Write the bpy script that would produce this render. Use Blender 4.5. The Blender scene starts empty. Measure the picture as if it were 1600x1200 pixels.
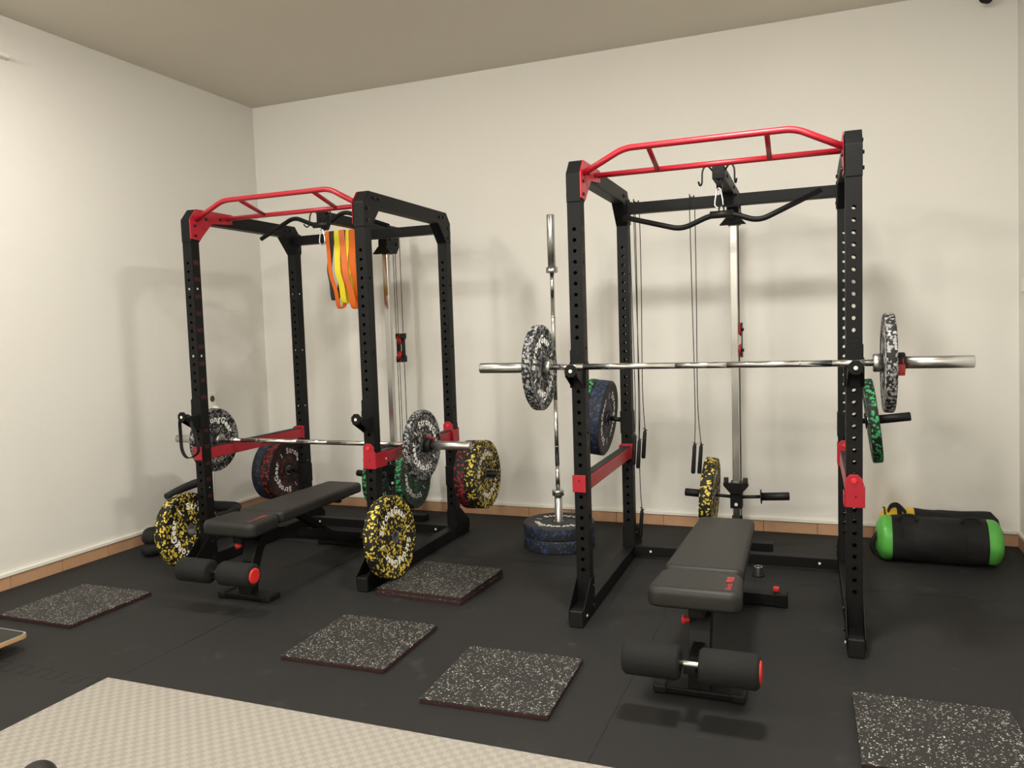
import bpy, bmesh, math, random
from mathutils import Vector, Matrix

random.seed(4)
SC = bpy.context.scene
COL = SC.collection
PI = math.pi
R = math.radians

# ------------------------------------------------------------------ camera
CAM = (4.3175, -5.3493, 1.3809)
YAW, PITCH, ROLL, FPX = 0.3765, -0.0695, -0.0323, 1226.65


def make_camera():
    c, s = math.cos(YAW), math.sin(YAW)
    r = Vector((c, s, 0)); f = Vector((-s, c, 0)); up = Vector((0, 0, 1))
    cp, sp = math.cos(PITCH), math.sin(PITCH)
    f2 = f * cp + up * sp; u2 = -f * sp + up * cp
    cr, sr = math.cos(ROLL), math.sin(ROLL)
    r3 = r * cr + u2 * sr; u3 = -r * sr + u2 * cr
    cam = bpy.data.cameras.new('camera')
    cam.sensor_width = 36.0; cam.lens = FPX / 1600 * 36.0
    cam.clip_start = 0.05; cam.clip_end = 60
    o = bpy.data.objects.new('camera', cam); COL.objects.link(o)
    m = Matrix.Identity(4)
    for i in range(3):
        m[i][0] = r3[i]; m[i][1] = u3[i]; m[i][2] = -f2[i]; m[i][3] = CAM[i]
    o.matrix_world = m
    SC.camera = o


make_camera()

# ------------------------------------------------------------------ world, lamps, exposure
w = bpy.data.worlds.new('world'); SC.world = w; w.use_nodes = True
w.node_tree.nodes['Background'].inputs[0].default_value = (1.0, 0.86, 0.68, 1)
w.node_tree.nodes['Background'].inputs[1].default_value = 0.02
SC.view_settings.view_transform = 'Standard'
SC.view_settings.look = 'None'
SC.view_settings.gamma = 1.0
SC.view_settings.use_curve_mapping = False
SC.view_settings.exposure = 0.06
LAMP_COL = (1.0, 0.965, 0.885)
# ceiling lamps: (kind, x, y, z, watts); square panels shine down, globes shine all round, added unseen behind the camera as fill
LAMPS = [('panel', 1.30, -2.68, 3.17, 31), ('panel', 3.95, -2.68, 3.17, 72),
         ('globe', 1.30, -5.70, 2.98, 95), ('globe', 3.95, -5.70, 2.98, 95),
         ('globe', 1.30, -8.50, 2.98, 120), ('globe', 3.95, -8.50, 2.98, 120)]
GLOBE = 0.13
for kind, x, y, z, pw in LAMPS:
    if kind == 'globe':
        l = bpy.data.lights.new('globe_light', 'POINT'); l.shadow_soft_size = GLOBE
    else:
        l = bpy.data.lights.new('panel_light', 'AREA'); l.size = 0.32
    l.energy = pw; l.color = LAMP_COL
    o = bpy.data.objects.new(kind + '_light', l); COL.objects.link(o)
    o.location = (x, y, z)

# ------------------------------------------------------------------ materials


def new_mat(name, col, rough=0.5, metal=0.0, spec=0.5):
    m = bpy.data.materials.new(name); m.use_nodes = True
    b = m.node_tree.nodes['Principled BSDF']
    b.inputs['Base Color'].default_value = (*col, 1)
    b.inputs['Roughness'].default_value = rough
    b.inputs['Metallic'].default_value = metal
    b.inputs['Specular IOR Level'].default_value = spec
    return m


def nd(m, t):
    return m.node_tree.nodes.new(t)


def lk(m, a, b):
    m.node_tree.links.new(a, b)


def bsdf(m):
    return m.node_tree.nodes['Principled BSDF']


def coords(m, which='Object'):
    return nd(m, 'ShaderNodeTexCoord').outputs[which]


def noise(m, vec, scale, detail=3, rough=0.55):
    n = nd(m, 'ShaderNodeTexNoise'); lk(m, vec, n.inputs['Vector'])
    n.inputs['Scale'].default_value = scale; n.inputs['Detail'].default_value = detail
    n.inputs['Roughness'].default_value = rough
    return n.outputs['Fac']


def math_n(m, op, a, b=None, clamp=False):
    n = nd(m, 'ShaderNodeMath'); n.operation = op; n.use_clamp = clamp
    for i, v in enumerate((a, b)):
        if v is None: continue
        if isinstance(v, (int, float)): n.inputs[i].default_value = v
        else: lk(m, v, n.inputs[i])
    return n.outputs[0]


def ramp(m, fac, lo, hi):
    n = nd(m, 'ShaderNodeMapRange'); lk(m, fac, n.inputs[0])
    n.inputs[1].default_value = lo; n.inputs[2].default_value = hi
    return n.outputs[0]


def mix(m, fac, a, b):
    n = nd(m, 'ShaderNodeMix'); n.data_type = 'RGBA'
    if isinstance(fac, (int, float)): n.inputs[0].default_value = fac
    else: lk(m, fac, n.inputs[0])
    for i, v in ((6, a), (7, b)):
        if isinstance(v, tuple): n.inputs[i].default_value = (*v, 1)
        else: lk(m, v, n.inputs[i])
    return n.outputs[2]


def bump(m, h, strength, dist=0.01):
    n = nd(m, 'ShaderNodeBump'); n.inputs['Strength'].default_value = strength
    n.inputs['Distance'].default_value = dist
    lk(m, h, n.inputs['Height']); lk(m, n.outputs[0], bsdf(m).inputs['Normal'])


def set_col(m, c):
    lk(m, c, bsdf(m).inputs['Base Color'])


M = {}


def plaster(name, a, b):
    m = new_mat(name, a, 0.85, 0, 0.25)
    v = coords(m)
    set_col(m, mix(m, noise(m, v, 1.3, 4), a, b))
    n1 = noise(m, v, 14, 5, 0.6)
    n2 = noise(m, v, 2.2, 2)
    bump(m, math_n(m, 'ADD', n1, math_n(m, 'MULTIPLY', n2, 2.0)), 0.25, 0.006)
    return m


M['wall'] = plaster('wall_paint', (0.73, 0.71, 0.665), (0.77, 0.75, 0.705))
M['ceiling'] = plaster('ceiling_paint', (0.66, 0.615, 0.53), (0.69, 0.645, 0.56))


def floor_mat():
    m = new_mat('black_rubber_floor', (0.02, 0.02, 0.02), 0.72, 0, 0.35)
    v = coords(m)
    base = mix(m, noise(m, v, 1.6, 4), (0.0105, 0.0104, 0.0104), (0.0165, 0.0162, 0.016))
    # chalk dust and scuffs
    d1 = ramp(m, noise(m, v, 4.5, 6, 0.7), 0.60, 0.80)
    mp = nd(m, 'ShaderNodeMapping'); lk(m, v, mp.inputs['Vector'])
    mp.inputs['Rotation'].default_value = (0, 0, 0.5); mp.inputs['Scale'].default_value = (2.2, 16, 1)
    d2 = ramp(m, noise(m, mp.outputs[0], 2.0, 3, 0.6), 0.70, 0.82)
    c = mix(m, math_n(m, 'MULTIPLY', d1, 0.42), base, (0.09, 0.087, 0.08))
    c = mix(m, math_n(m, 'MULTIPLY', d2, 0.40), c, (0.12, 0.115, 0.105))
    set_col(m, c)
    bump(m, noise(m, v, 260, 3), 0.25, 0.002)
    return m


M['floor'] = floor_mat()


def tile_mat():
    m = new_mat('terracotta_skirting', (0.40, 0.21, 0.11), 0.45)
    v = coords(m)
    set_col(m, mix(m, noise(m, v, 9, 5, 0.65), (0.40, 0.22, 0.12), (0.56, 0.345, 0.205)))
    return m


M['skirting'] = tile_mat()
M['ledge'] = new_mat('white_ledge', (0.80, 0.77, 0.70), 0.6)
M['grout'] = new_mat('dark_joint', (0.05, 0.04, 0.035), 0.9)


def coat(name, a, rough, spec=0.5, grain=500):
    m = new_mat(name, a, rough, 0, spec)
    bump(m, noise(m, coords(m), grain, 2), 0.12, 0.001)
    return m


M['black'] = coat('black_powder_coat', (0.0052, 0.0052, 0.0053), 0.50, 0.18)
M['plastic'] = new_mat('black_plastic', (0.007, 0.007, 0.007), 0.5, 0, 0.3)
M['red'] = coat('red_powder_coat', (0.345, 0.008, 0.020), 0.36, 0.5)
M['redp'] = new_mat('red_plastic', (0.62, 0.025, 0.022), 0.4)
M['reddark'] = new_mat('dark_red_plastic', (0.33, 0.012, 0.015), 0.4)
M['vinyl'] = coat('black_vinyl', (0.0155, 0.015, 0.014), 0.50, 0.34, 900)
M['foam'] = coat('black_foam', (0.0105, 0.0105, 0.0103), 0.85, 0.3, 300)
M['rubber'] = new_mat('black_rubber', (0.02, 0.02, 0.019), 0.6, 0, 0.4)
M['bolt'] = new_mat('bolt_head', (0.02, 0.02, 0.02), 0.3, 0.6)
M['dot'] = new_mat('white_bolt_cap', (0.75, 0.73, 0.68), 0.35)


def chrome(name, col, rough):
    m = new_mat(name, col, rough, 1.0)
    return m


M['chrome'] = chrome('chrome', (0.66, 0.655, 0.635), 0.20)
M['sleeve'] = chrome('brushed_sleeve', (0.50, 0.495, 0.48), 0.30)
M['knurl'] = chrome('knurled_steel', (0.42, 0.415, 0.40), 0.38)
M['rail'] = chrome('rail_steel', (0.50, 0.495, 0.48), 0.17)
M['hub'] = new_mat('hub_steel', (0.30, 0.30, 0.29), 0.35, 0.8)
M['letters'] = new_mat('white_print', (0.90, 0.89, 0.85), 0.55)
M['redprint'] = new_mat('red_print', (0.50, 0.03, 0.03), 0.5)
M['redmark'] = new_mat('dim_red_print', (0.105, 0.010, 0.011), 0.55)


def speckle(name, base, flecks, scale, cover, size=0.42, glow=0):
    """black crumb rubber with coloured flecks of random shape"""
    m = new_mat(name, base, 0.62, 0, 0.35)
    v = coords(m)
    n = nd(m, 'ShaderNodeTexNoise'); lk(m, v, n.inputs['Vector'])
    n.inputs['Scale'].default_value = scale * 0.9; n.inputs['Detail'].default_value = 2
    off = nd(m, 'ShaderNodeVectorMath'); off.operation = 'SCALE'
    lk(m, n.outputs['Color'], off.inputs[0]); off.inputs['Scale'].default_value = 1.5 / scale
    add = nd(m, 'ShaderNodeVectorMath'); add.operation = 'ADD'
    lk(m, v, add.inputs[0]); lk(m, off.outputs[0], add.inputs[1])
    vo = nd(m, 'ShaderNodeTexVoronoi'); lk(m, add.outputs[0], vo.inputs['Vector'])
    vo.inputs['Scale'].default_value = scale
    sep = nd(m, 'ShaderNodeSeparateColor'); lk(m, vo.outputs['Color'], sep.inputs[0])
    pick = math_n(m, 'LESS_THAN', sep.outputs[0], cover)
    small = math_n(m, 'LESS_THAN', vo.outputs['Distance'], math_n(m, 'ADD', math_n(m, 'MULTIPLY', sep.outputs[1], 0.35), size))
    mask = math_n(m, 'MULTIPLY', pick, small)
    fl = mix(m, sep.outputs[2], flecks[0], flecks[1])
    set_col(m, mix(m, mask, base, fl))
    bump(m, noise(m, v, scale * 3, 2), 0.15, 0.001)
    return m


K = (0.0085, 0.0085, 0.008)
M['p_grey'] = speckle('grey_flecked_rubber', K, ((0.16, 0.16, 0.165), (0.34, 0.34, 0.345)), 84, 0.58)
M['p_yellow'] = speckle('yellow_flecked_rubber', K, ((0.62, 0.43, 0.03), (0.82, 0.68, 0.12)), 78, 0.44, 0.36)
M['p_green'] = speckle('green_flecked_rubber', K, ((0.02, 0.22, 0.07), (0.05, 0.40, 0.14)), 60, 0.52)
M['p_blue'] = speckle('blue_flecked_rubber', (0.012, 0.013, 0.018), ((0.014, 0.028, 0.075), (0.030, 0.055, 0.135)), 64, 0.50)
M['p_red'] = speckle('red_flecked_rubber', K, ((0.20, 0.014, 0.018), (0.34, 0.03, 0.03)), 60, 0.42)
M['p_dark'] = speckle('dark_plate_face', (0.026, 0.026, 0.027), ((0.03, 0.04, 0.07), (0.04, 0.05, 0.08)), 64, 0.12)
M['p_darkred'] = speckle('dark_red_plate_face', (0.018, 0.016, 0.016), ((0.13, 0.012, 0.014), (0.18, 0.02, 0.02)), 64, 0.25)
M['p_darkgreen'] = speckle('dark_green_plate_face', (0.018, 0.022, 0.02), ((0.02, 0.10, 0.05), (0.04, 0.16, 0.08)), 64, 0.45)
M['tile'] = speckle('grey_flecked_tile', (0.020, 0.019, 0.018), ((0.20, 0.195, 0.18), (0.52, 0.50, 0.46)), 150, 0.40, 0.16)
M['tile_side'] = speckle('maroon_tile_side', (0.030, 0.010, 0.011), ((0.12, 0.05, 0.045), (0.20, 0.12, 0.10)), 170, 0.16, 0.1)


def mat_foam():
    m = new_mat('pale_foam_mat', (0.60, 0.565, 0.50), 0.7, 0, 0.3)
    v = coords(m)
    ck = nd(m, 'ShaderNodeTexChecker'); lk(m, v, ck.inputs['Vector'])
    ck.inputs['Scale'].default_value = 1 / 0.024
    mp = nd(m, 'ShaderNodeMapping'); lk(m, v, mp.inputs['Vector'])
    wx = nd(m, 'ShaderNodeTexWave'); lk(m, v, wx.inputs['Vector']); wx.bands_direction = 'X'; wx.inputs['Scale'].default_value = 52
    wy = nd(m, 'ShaderNodeTexWave'); lk(m, v, wy.inputs['Vector']); wy.bands_direction = 'Y'; wy.inputs['Scale'].default_value = 52
    h = nd(m, 'ShaderNodeMix'); h.data_type = 'FLOAT'
    lk(m, ck.outputs['Fac'], h.inputs[0]); lk(m, wx.outputs['Fac'], h.inputs[2]); lk(m, wy.outputs['Fac'], h.inputs[3])
    set_col(m, mix(m, math_n(m, 'MULTIPLY', ck.outputs['Fac'], 1.0), (0.345, 0.321, 0.286), (0.29, 0.270, 0.240)))
    bump(m, h.outputs[0], 0.35, 0.002)
    return m


M['mat'] = mat_foam()


def ply():
    m = new_mat('plywood_edge', (0.5, 0.3, 0.13), 0.5)
    v = coords(m)
    wv = nd(m, 'ShaderNodeTexWave'); lk(m, v, wv.inputs['Vector']); wv.bands_direction = 'Z'
    wv.inputs['Scale'].default_value = 40; wv.inputs['Distortion'].default_value = 2
    set_col(m, mix(m, wv.outputs['Fac'], (0.42, 0.22, 0.085), (0.60, 0.38, 0.17)))
    return m


M['ply'] = ply()
M['greyrim'] = new_mat('grey_rim', (0.28, 0.27, 0.25), 0.5)
M['nylon'] = coat('black_nylon', (0.009, 0.009, 0.009), 0.75, 0.3, 250)
M['greenv'] = coat('green_vinyl', (0.09, 0.40, 0.06), 0.35, 0.5, 60)
M['yellowv'] = coat('yellow_vinyl', (0.78, 0.50, 0.015), 0.4, 0.5, 60)
M['lorange'] = new_mat('orange_latex', (0.72, 0.135, 0.004), 0.5)
M['lyellow'] = new_mat('yellow_latex', (0.86, 0.72, 0.02), 0.5)
M['lblack'] = new_mat('black_latex', (0.016, 0.014, 0.014), 0.5)
M['white'] = new_mat('white_plastic', (0.80, 0.78, 0.72), 0.4)
M['socket'] = new_mat('socket_recess', (0.06, 0.055, 0.05), 0.6)
# ------------------------------------------------------------------ mesh helpers


class MB:
    def __init__(s):
        s.v = []; s.f = []; s.mi = []; s.cur = 0; s.sm = []; s.smooth = False

    def add(s, vs, fs, smooth=None):
        o = len(s.v); s.v += [tuple(v) for v in vs]
        for f in fs:
            s.f.append([i + o for i in f]); s.mi.append(s.cur)
            s.sm.append(s.smooth if smooth is None else smooth)
        return s

    def box(s, x0, x1, y0, y1, z0, z1):
        return s.add([(x, y, z) for x in (x0, x1) for y in (y0, y1) for z in (z0, z1)],
                     [(0, 1, 3, 2), (4, 6, 7, 5), (0, 4, 5, 1), (2, 3, 7, 6), (0, 2, 6, 4), (1, 5, 7, 3)], False)

    def prism(s, poly, axis, a, b):
        """extrude a 2D polygon along an axis (poly in the two other axes, in order)"""
        def p3(p, t):
            if axis == 0: return (t, p[0], p[1])
            if axis == 1: return (p[0], t, p[1])
            return (p[0], p[1], t)
        n = len(poly)
        vs = [p3(p, a) for p in poly] + [p3(p, b) for p in poly]
        fs = [tuple(range(n))[::-1], tuple(range(n, 2 * n))] + [(i, (i + 1) % n, n + (i + 1) % n, n + i) for i in range(n)]
        return s.add(vs, fs, False)

    def tube(s, pts, r, seg=14, caps=True, closed=False, sq=None):
        pts = [Vector(p) for p in pts]; n = len(pts)
        rs = r if isinstance(r, (list, tuple)) else [r] * n
        ts = []
        for i in range(n):
            a = pts[i - 1] if (i or closed) else pts[i]
            b = pts[(i + 1) % n] if (i < n - 1 or closed) else pts[i]
            ts.append((b - a).normalized())
        for i in range(n):
            if ts[i].length < 0.5: ts[i] = next(t for t in ts[i:] + ts[::-1] if t.length > 0.5)
        ref = Vector((0, 0, 1)) if abs(ts[0].z) < 0.9 else Vector((1, 0, 0))
        u = ts[0].cross(ref).normalized()
        vs = []
        for i in range(n):
            u = (u - ts[i] * u.dot(ts[i])).normalized(); v = ts[i].cross(u)
            for k in range(seg):
                a = 2 * PI * k / seg
                vs.append(pts[i] + (u * math.cos(a) + v * math.sin(a)) * rs[i])
        fs = []
        m = n if closed else n - 1
        for i in range(m):
            j = (i + 1) % n
            for k in range(seg):
                k2 = (k + 1) % seg
                fs.append((i * seg + k, j * seg + k, j * seg + k2, i * seg + k2))
        s.add(vs, fs, True)
        if caps and not closed:
            o = len(s.v) - len(vs)
            s.f.append([o + k for k in range(seg)]); s.mi.append(s.cur); s.sm.append(False)
            s.f.append([o + (n - 1) * seg + k for k in range(seg)][::-1]); s.mi.append(s.cur); s.sm.append(False)
        return s

    def cyl(s, a, b, r, seg=20):
        return s.tube([a, b], r, seg)

    def ribbon(s, pts, w, t, side):
        """flat band along pts; side = unit vector of the width"""
        pts = [Vector(p) for p in pts]; n = len(pts); side = Vector(side)
        vs = []
        for i in range(n):
            d = (pts[min(i + 1, n - 1)] - pts[max(i - 1, 0)]).normalized()
            nn = d.cross(side).normalized()
            for a, b in ((-1, -1), (1, -1), (1, 1), (-1, 1)):
                vs.append(pts[i] + side * (a * w / 2) + nn * (b * t / 2))
        fs = [(0, 1, 2, 3)]
        for i in range(n - 1):
            for k in range(4):
                fs.append((i * 4 + k, (i + 1) * 4 + k, (i + 1) * 4 + (k + 1) % 4, i * 4 + (k + 1) % 4))
        fs.append(tuple((n - 1) * 4 + k for k in (3, 2, 1, 0)))
        return s.add(vs, fs, False)

    def lathe(s, prof, seg=48, mat=None, smooth=True, closed=False):
        """prof = [(r, z)], around local z, mat = Matrix; prof entries may carry a material index"""
        vs = []; n = len(prof)
        for q in prof:
            for k in range(seg):
                a = 2 * PI * k / seg
                v = Vector((q[0] * math.cos(a), q[0] * math.sin(a), q[1]))
                vs.append(mat @ v if mat else v)
        o = len(s.v); s.v += [tuple(v) for v in vs]
        for i in range(n if closed else n - 1):
            j = (i + 1) % n
            for k in range(seg):
                k2 = (k + 1) % seg
                s.f.append([o + i * seg + k, o + i * seg + k2, o + j * seg + k2, o + j * seg + k])
                s.mi.append(prof[i][2] if len(prof[i]) > 2 else s.cur); s.sm.append(smooth)
        return s

    def pad(s, poly, z0, z1, r=0.02, n=5):
        """upholstered pad from a convex outline (counter-clockwise)"""
        P = [Vector(p) for p in poly]

        def inset(d):
            out = []
            m = len(P)
            for i in range(m):
                a, b, c = P[i - 1], P[i], P[(i + 1) % m]
                e1 = (b - a).normalized(); e2 = (c - b).normalized()
                n1 = Vector((-e1.y, e1.x)); n2 = Vector((-e2.y, e2.x))
                h = (n1 + n2).normalized()
                out.append(b + h * (d / max(0.3, h.dot(n1))))
            return out
        rings = []
        for k in range(n + 1):
            a = PI / 2 * k / n
            rings.append((r * (1 - math.sin(a)) * 0.7, z0 + r * 0.6 * (1 - math.cos(a))))
        rr = []
        for k in range(n + 1):
            a = PI / 2 * k / n
            rr.append((r * (1 - math.cos(a)), z1 - r * (1 - math.sin(a))))
        rr.append((r * 1.12, z1))
        rings += rr
        m = len(P); vs = []
        for d, z in rings:
            vs += [(p.x, p.y, z) for p in inset(d)]
        fs = []
        for i in range(len(rings) - 1):
            for k in range(m):
                k2 = (k + 1) % m
                fs.append((i * m + k, i * m + k2, (i + 1) * m + k2, (i + 1) * m + k))
        s.add(vs, fs, True)
        o = len(s.v) - len(vs)
        for idx in ([o + k for k in range(m)][::-1], [o + (len(rings) - 1) * m + k for k in range(m)]):
            s.f.append(idx); s.mi.append(s.cur); s.sm.append(False)
        return s

    def holes(s, org, du, dv, wd, ht, zs, r, seg=16):
        """rectangular face wd x ht (along unit vectors du, dv from org) with round holes on its
        centre line at heights zs (measured along dv)"""
        org, du, dv = Vector(org), Vector(du), Vector(dv)
        P = lambda a, b: org + du * a + dv * b
        zs = sorted(zs); c = wd / 2; half = wd * 0.36
        cuts = [0.0]
        for z in zs:
            cuts.append((z - half, z + half, z))
        z = 0.0
        for z0, z1, zc in cuts[1:]:
            if z0 > z + 1e-6:
                s.add([P(0, z), P(wd, z), P(wd, z0), P(0, z0)], [(0, 1, 2, 3)], False)
            ring = []; rim = []
            for k in range(seg):
                a = 2 * PI * (k + 0.5) / seg
                x, y = math.cos(a), math.sin(a)
                ring.append(P(c + r * x, zc + r * y))
                t = min(c / abs(x), half / abs(y))
                rim.append((x * t, y * t))
            # snap the rim directions nearest the corners onto the corners
            for sx in (-1, 1):
                for sy in (-1, 1):
                    kk = min(range(seg), key=lambda q: (rim[q][0] - sx * c) ** 2 + (rim[q][1] - sy * half) ** 2)
                    rim[kk] = (sx * c, sy * half)
            s.add(ring + [P(c + a, zc + b) for a, b in rim],
                  [(k, seg + k, seg + (k + 1) % seg, (k + 1) % seg) for k in range(seg)], False)
            z = z1
        if ht > z + 1e-6:
            s.add([P(0, z), P(wd, z), P(wd, ht), P(0, ht)], [(0, 1, 2, 3)], False)
        return s

    def mesh(s, name, mats, fix=True):
        me = bpy.data.meshes.new(name)
        me.from_pydata(s.v, [], s.f)
        for m in (mats if isinstance(mats, (list, tuple)) else [mats]):
            me.materials.append(m)
        me.polygons.foreach_set('material_index', s.mi)
        me.polygons.foreach_set('use_smooth', s.sm)
        if fix:
            bm = bmesh.new(); bm.from_mesh(me)
            bmesh.ops.recalc_face_normals(bm, faces=bm.faces)
            bm.to_mesh(me); bm.free()
        me.update()
        return me

    def build(s, name, mats, parent=None, bevel=0.0, seg=2, fix=True):
        o = bpy.data.objects.new(name, s.mesh(name, mats, fix)); COL.objects.link(o)
        if parent: o.parent = parent
        if bevel:
            b = o.modifiers.new('bevel', 'BEVEL'); b.width = bevel; b.segments = seg
            b.limit_method = 'ANGLE'; b.angle_limit = R(40)
        return o


def fillet(pts, rad, n=6):
    pts = [Vector(p) for p in pts]; out = [pts[0]]
    for i in range(1, len(pts) - 1):
        a, b, c = pts[i - 1], pts[i], pts[i + 1]
        d1 = (a - b); d2 = (c - b)
        t = min(rad, d1.length * 0.45, d2.length * 0.45)
        p, q = b + d1.normalized() * t, b + d2.normalized() * t
        for k in range(n + 1):
            u = k / n
            out.append(p * (1 - u) ** 2 + b * 2 * u * (1 - u) + q * u ** 2)
    out.append(pts[-1]); return out


def smooth_path(pts, n=8, closed=False):
    """Catmull-Rom through pts"""
    P = [Vector(p) for p in pts]; out = []; m = len(P)
    for i in range(m if closed else m - 1):
        if closed: a, b, c, d = P[i - 1], P[i], P[(i + 1) % m], P[(i + 2) % m]
        else: a, b, c, d = P[max(i - 1, 0)], P[i], P[i + 1], P[min(i + 2, m - 1)]
        for k in range(n):
            t = k / n
            out.append(0.5 * ((2 * b) + (c - a) * t + (2 * a - 5 * b + 4 * c - d) * t * t + (3 * b - a - 3 * c + d) * t ** 3))
    if not closed: out.append(P[-1])
    return out


def tag(o, label, cat, group=None):
    o['label'] = label; o['category'] = cat
    if group: o['group'] = group
    return o


def struct(o):
    o['kind'] = 'structure'; return o


def thing(name, loc, label, cat, rz=0.0, group=None):
    o = bpy.data.objects.new(name, None); COL.objects.link(o)
    o.empty_display_size = 0.1
    o.location = loc; o.rotation_euler = (0, 0, rz)
    return tag(o, label, cat, group)


def copy_tree(src):
    r = src.copy(); COL.objects.link(r)
    for ch in src.children:
        c = ch.copy(); COL.objects.link(c); c.parent = r
        for g in ch.children:
            d = g.copy(); COL.objects.link(d); d.parent = c
    return r


_glyph = {}


def glyph(ch, bold=0.012):
    """mesh of one character: (verts, faces, advance)"""
    if (ch, bold) not in _glyph:
        cu = bpy.data.curves.new('glyph', 'FONT'); cu.body = ch; cu.size = 1.0; cu.offset = bold; cu.resolution_u = 3
        ob = bpy.data.objects.new('glyph', cu); COL.objects.link(ob)
        dg = bpy.context.evaluated_depsgraph_get()
        me = bpy.data.meshes.new_from_object(ob.evaluated_get(dg))
        vs = [tuple(v.co) for v in me.vertices]; fs = [tuple(p.vertices) for p in me.polygons]
        xs = [v[0] for v in vs] or [0, 0.3]
        _glyph[(ch, bold)] = (vs, fs, min(xs), max(xs))
        bpy.data.objects.remove(ob); bpy.data.curves.remove(cu); bpy.data.meshes.remove(me)
    return _glyph[(ch, bold)]


def line_text(mb, text, size, place, gap=0.09, bold=0.012):
    """text from x=0; place(x, y) -> 3D point"""
    x = 0
    for ch in text:
        if ch == ' ': x += 0.3 * size; continue
        vs, fs, a, b = glyph(ch, bold)
        mb.add([place(x + (v[0] - a) * size, v[1] * size) for v in vs], fs, False)
        x += (b - a + gap) * size
    return x


def arc_text(mb, text, size, rad, mid, zpos, flip, bold=0.034, gap=0.12):
    """letters along a circle, tops outward, centred on angle mid; flip for the back face"""
    adv = []
    for ch in text:
        _, _, a, b = glyph(ch, bold); adv.append((b - a + gap) * size)
    tot = sum(adv); pos = -tot / 2
    for ch, ad in zip(text, adv):
        vs, fs, a, b = glyph(ch, bold)
        an = mid - (pos + ad / 2) / (rad + size * 0.3)
        out = []
        for v in vs:
            lx = (v[0] - (a + b) / 2) * size; ly = rad + v[1] * size
            x = ly * math.cos(an) + lx * math.sin(an)
            y = ly * math.sin(an) - lx * math.cos(an)
            out.append((-x if flip else x, y, zpos))
        mb.add(out, [f[::-1] for f in fs] if flip else fs, False)
        pos += ad


# ------------------------------------------------------------------ the room
XR, H, YF = 5.38, 3.2495, -10.2
T = 0.15
SK, LG = 0.073, 0.0915


def quad_box(pts_in, pts_out):
    mb = MB(); mb.add(list(pts_in) + list(pts_out),
                      [(0, 1, 2, 3), (7, 6, 5, 4), (0, 4, 5, 1), (1, 5, 6, 2), (2, 6, 7, 3), (3, 7, 4, 0)], False)
    return mb


struct(MB().box(-T, XR + T + .05, YF - T, T, -0.12, 0).build('floor', M['floor']))
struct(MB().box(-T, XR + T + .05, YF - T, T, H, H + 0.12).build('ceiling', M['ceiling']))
struct(MB().box(-T, XR + T + .05, 0, T, 0, H).build('wall_back', M['wall']))
struct(MB().box(-T, 0, YF, 0, 0, H).build('wall_left', M['wall']))
struct(MB().box(-T, XR + T + .05, YF - T, YF, 0, H).build('wall_front', M['wall']))
xb, xt = XR + 0.028, XR - 0.018   # the right wall leans a little
struct(quad_box([(xb, 0, 0), (xb, YF, 0), (xt, YF, H), (xt, 0, H)],
                [(xb + T, 0, 0), (xb + T, YF, 0), (xb + T, YF, H), (xb + T, 0, H)]).build('wall_right', M['wall']))


def skirting(name, x0, x1, y0, y1, nx, ny):
    """tile skirting with a dark joint and a painted ledge on top"""
    mb = MB()
    t, l = 0.012, 0.018
    # direction along the wall
    if ny:   # wall along x, faces -y
        n = int((x1 - x0) / 0.33) + 1
        for i in range(n):
            a, b = x0 + i * 0.33, min(x1, x0 + (i + 1) * 0.33 - 0.003)
            if b > a: mb.box(a, b, -t, 0.0, 0, SK - 0.004)
        mb.cur = 1; mb.box(x0, x1, -t * 0.5, 0, 0, SK)
        mb.cur = 2; mb.box(x0, x1, -l, 0, SK + 0.001, LG)
    else:
        n = int((y1 - y0) / 0.33) + 1
        sx = nx
        for i in range(n):
            a, b = y1 - i * 0.33, max(y0, y1 - (i + 1) * 0.33 + 0.003)
            if a > b: mb.box(*sorted((x0, x0 + sx * t)), b, a, 0, SK - 0.004)
        mb.cur = 1; mb.box(*sorted((x0, x0 + sx * t * 0.5)), y0, y1, 0, SK)
        mb.cur = 2; mb.box(*sorted((x0, x0 + sx * l)), y0, y1, SK + 0.001, LG)
    return struct(mb.build(name, [M['skirting'], M['grout'], M['ledge']]))


skirting('baseboard_back', 0, xb, 0, 0, 0, 1)
skirting('baseboard_left', 0, 0, YF, -0.019, 1, 0)
skirting('baseboard_right', xb, xb, YF, -0.019, -1, 0)

# seams of the rubber floor
mb = MB()
for x in (1.61, 3.62):
    mb.box(x - 0.0012, x + 0.0012, -3.05, -0.02, 0.0, 0.0006)
mb.box(0.02, 5.35, -1.0612, -1.0588, 0.0, 0.0006)
for k in range(9):     # interlocking tabs at the edge of the floor mat
    x = 0.83 + k * 0.065 * 2
    y = -3.13
    if x > 1.56: break
    for (ax, ay), (bx, by) in (((0, 0), (0, .07)), ((0, .07), (.065, .07)), ((.065, .07), (.065, 0)), ((.065, 0), (.13, 0))):
        mb.box(x + min(ax, bx) - .0012, x + max(ax, bx) + .0012, y + min(ay, by) - .0012, y + max(ay, by) + .0012, 0, 0.0006)
struct(mb.build('trim_1', M['plastic']))

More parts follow.
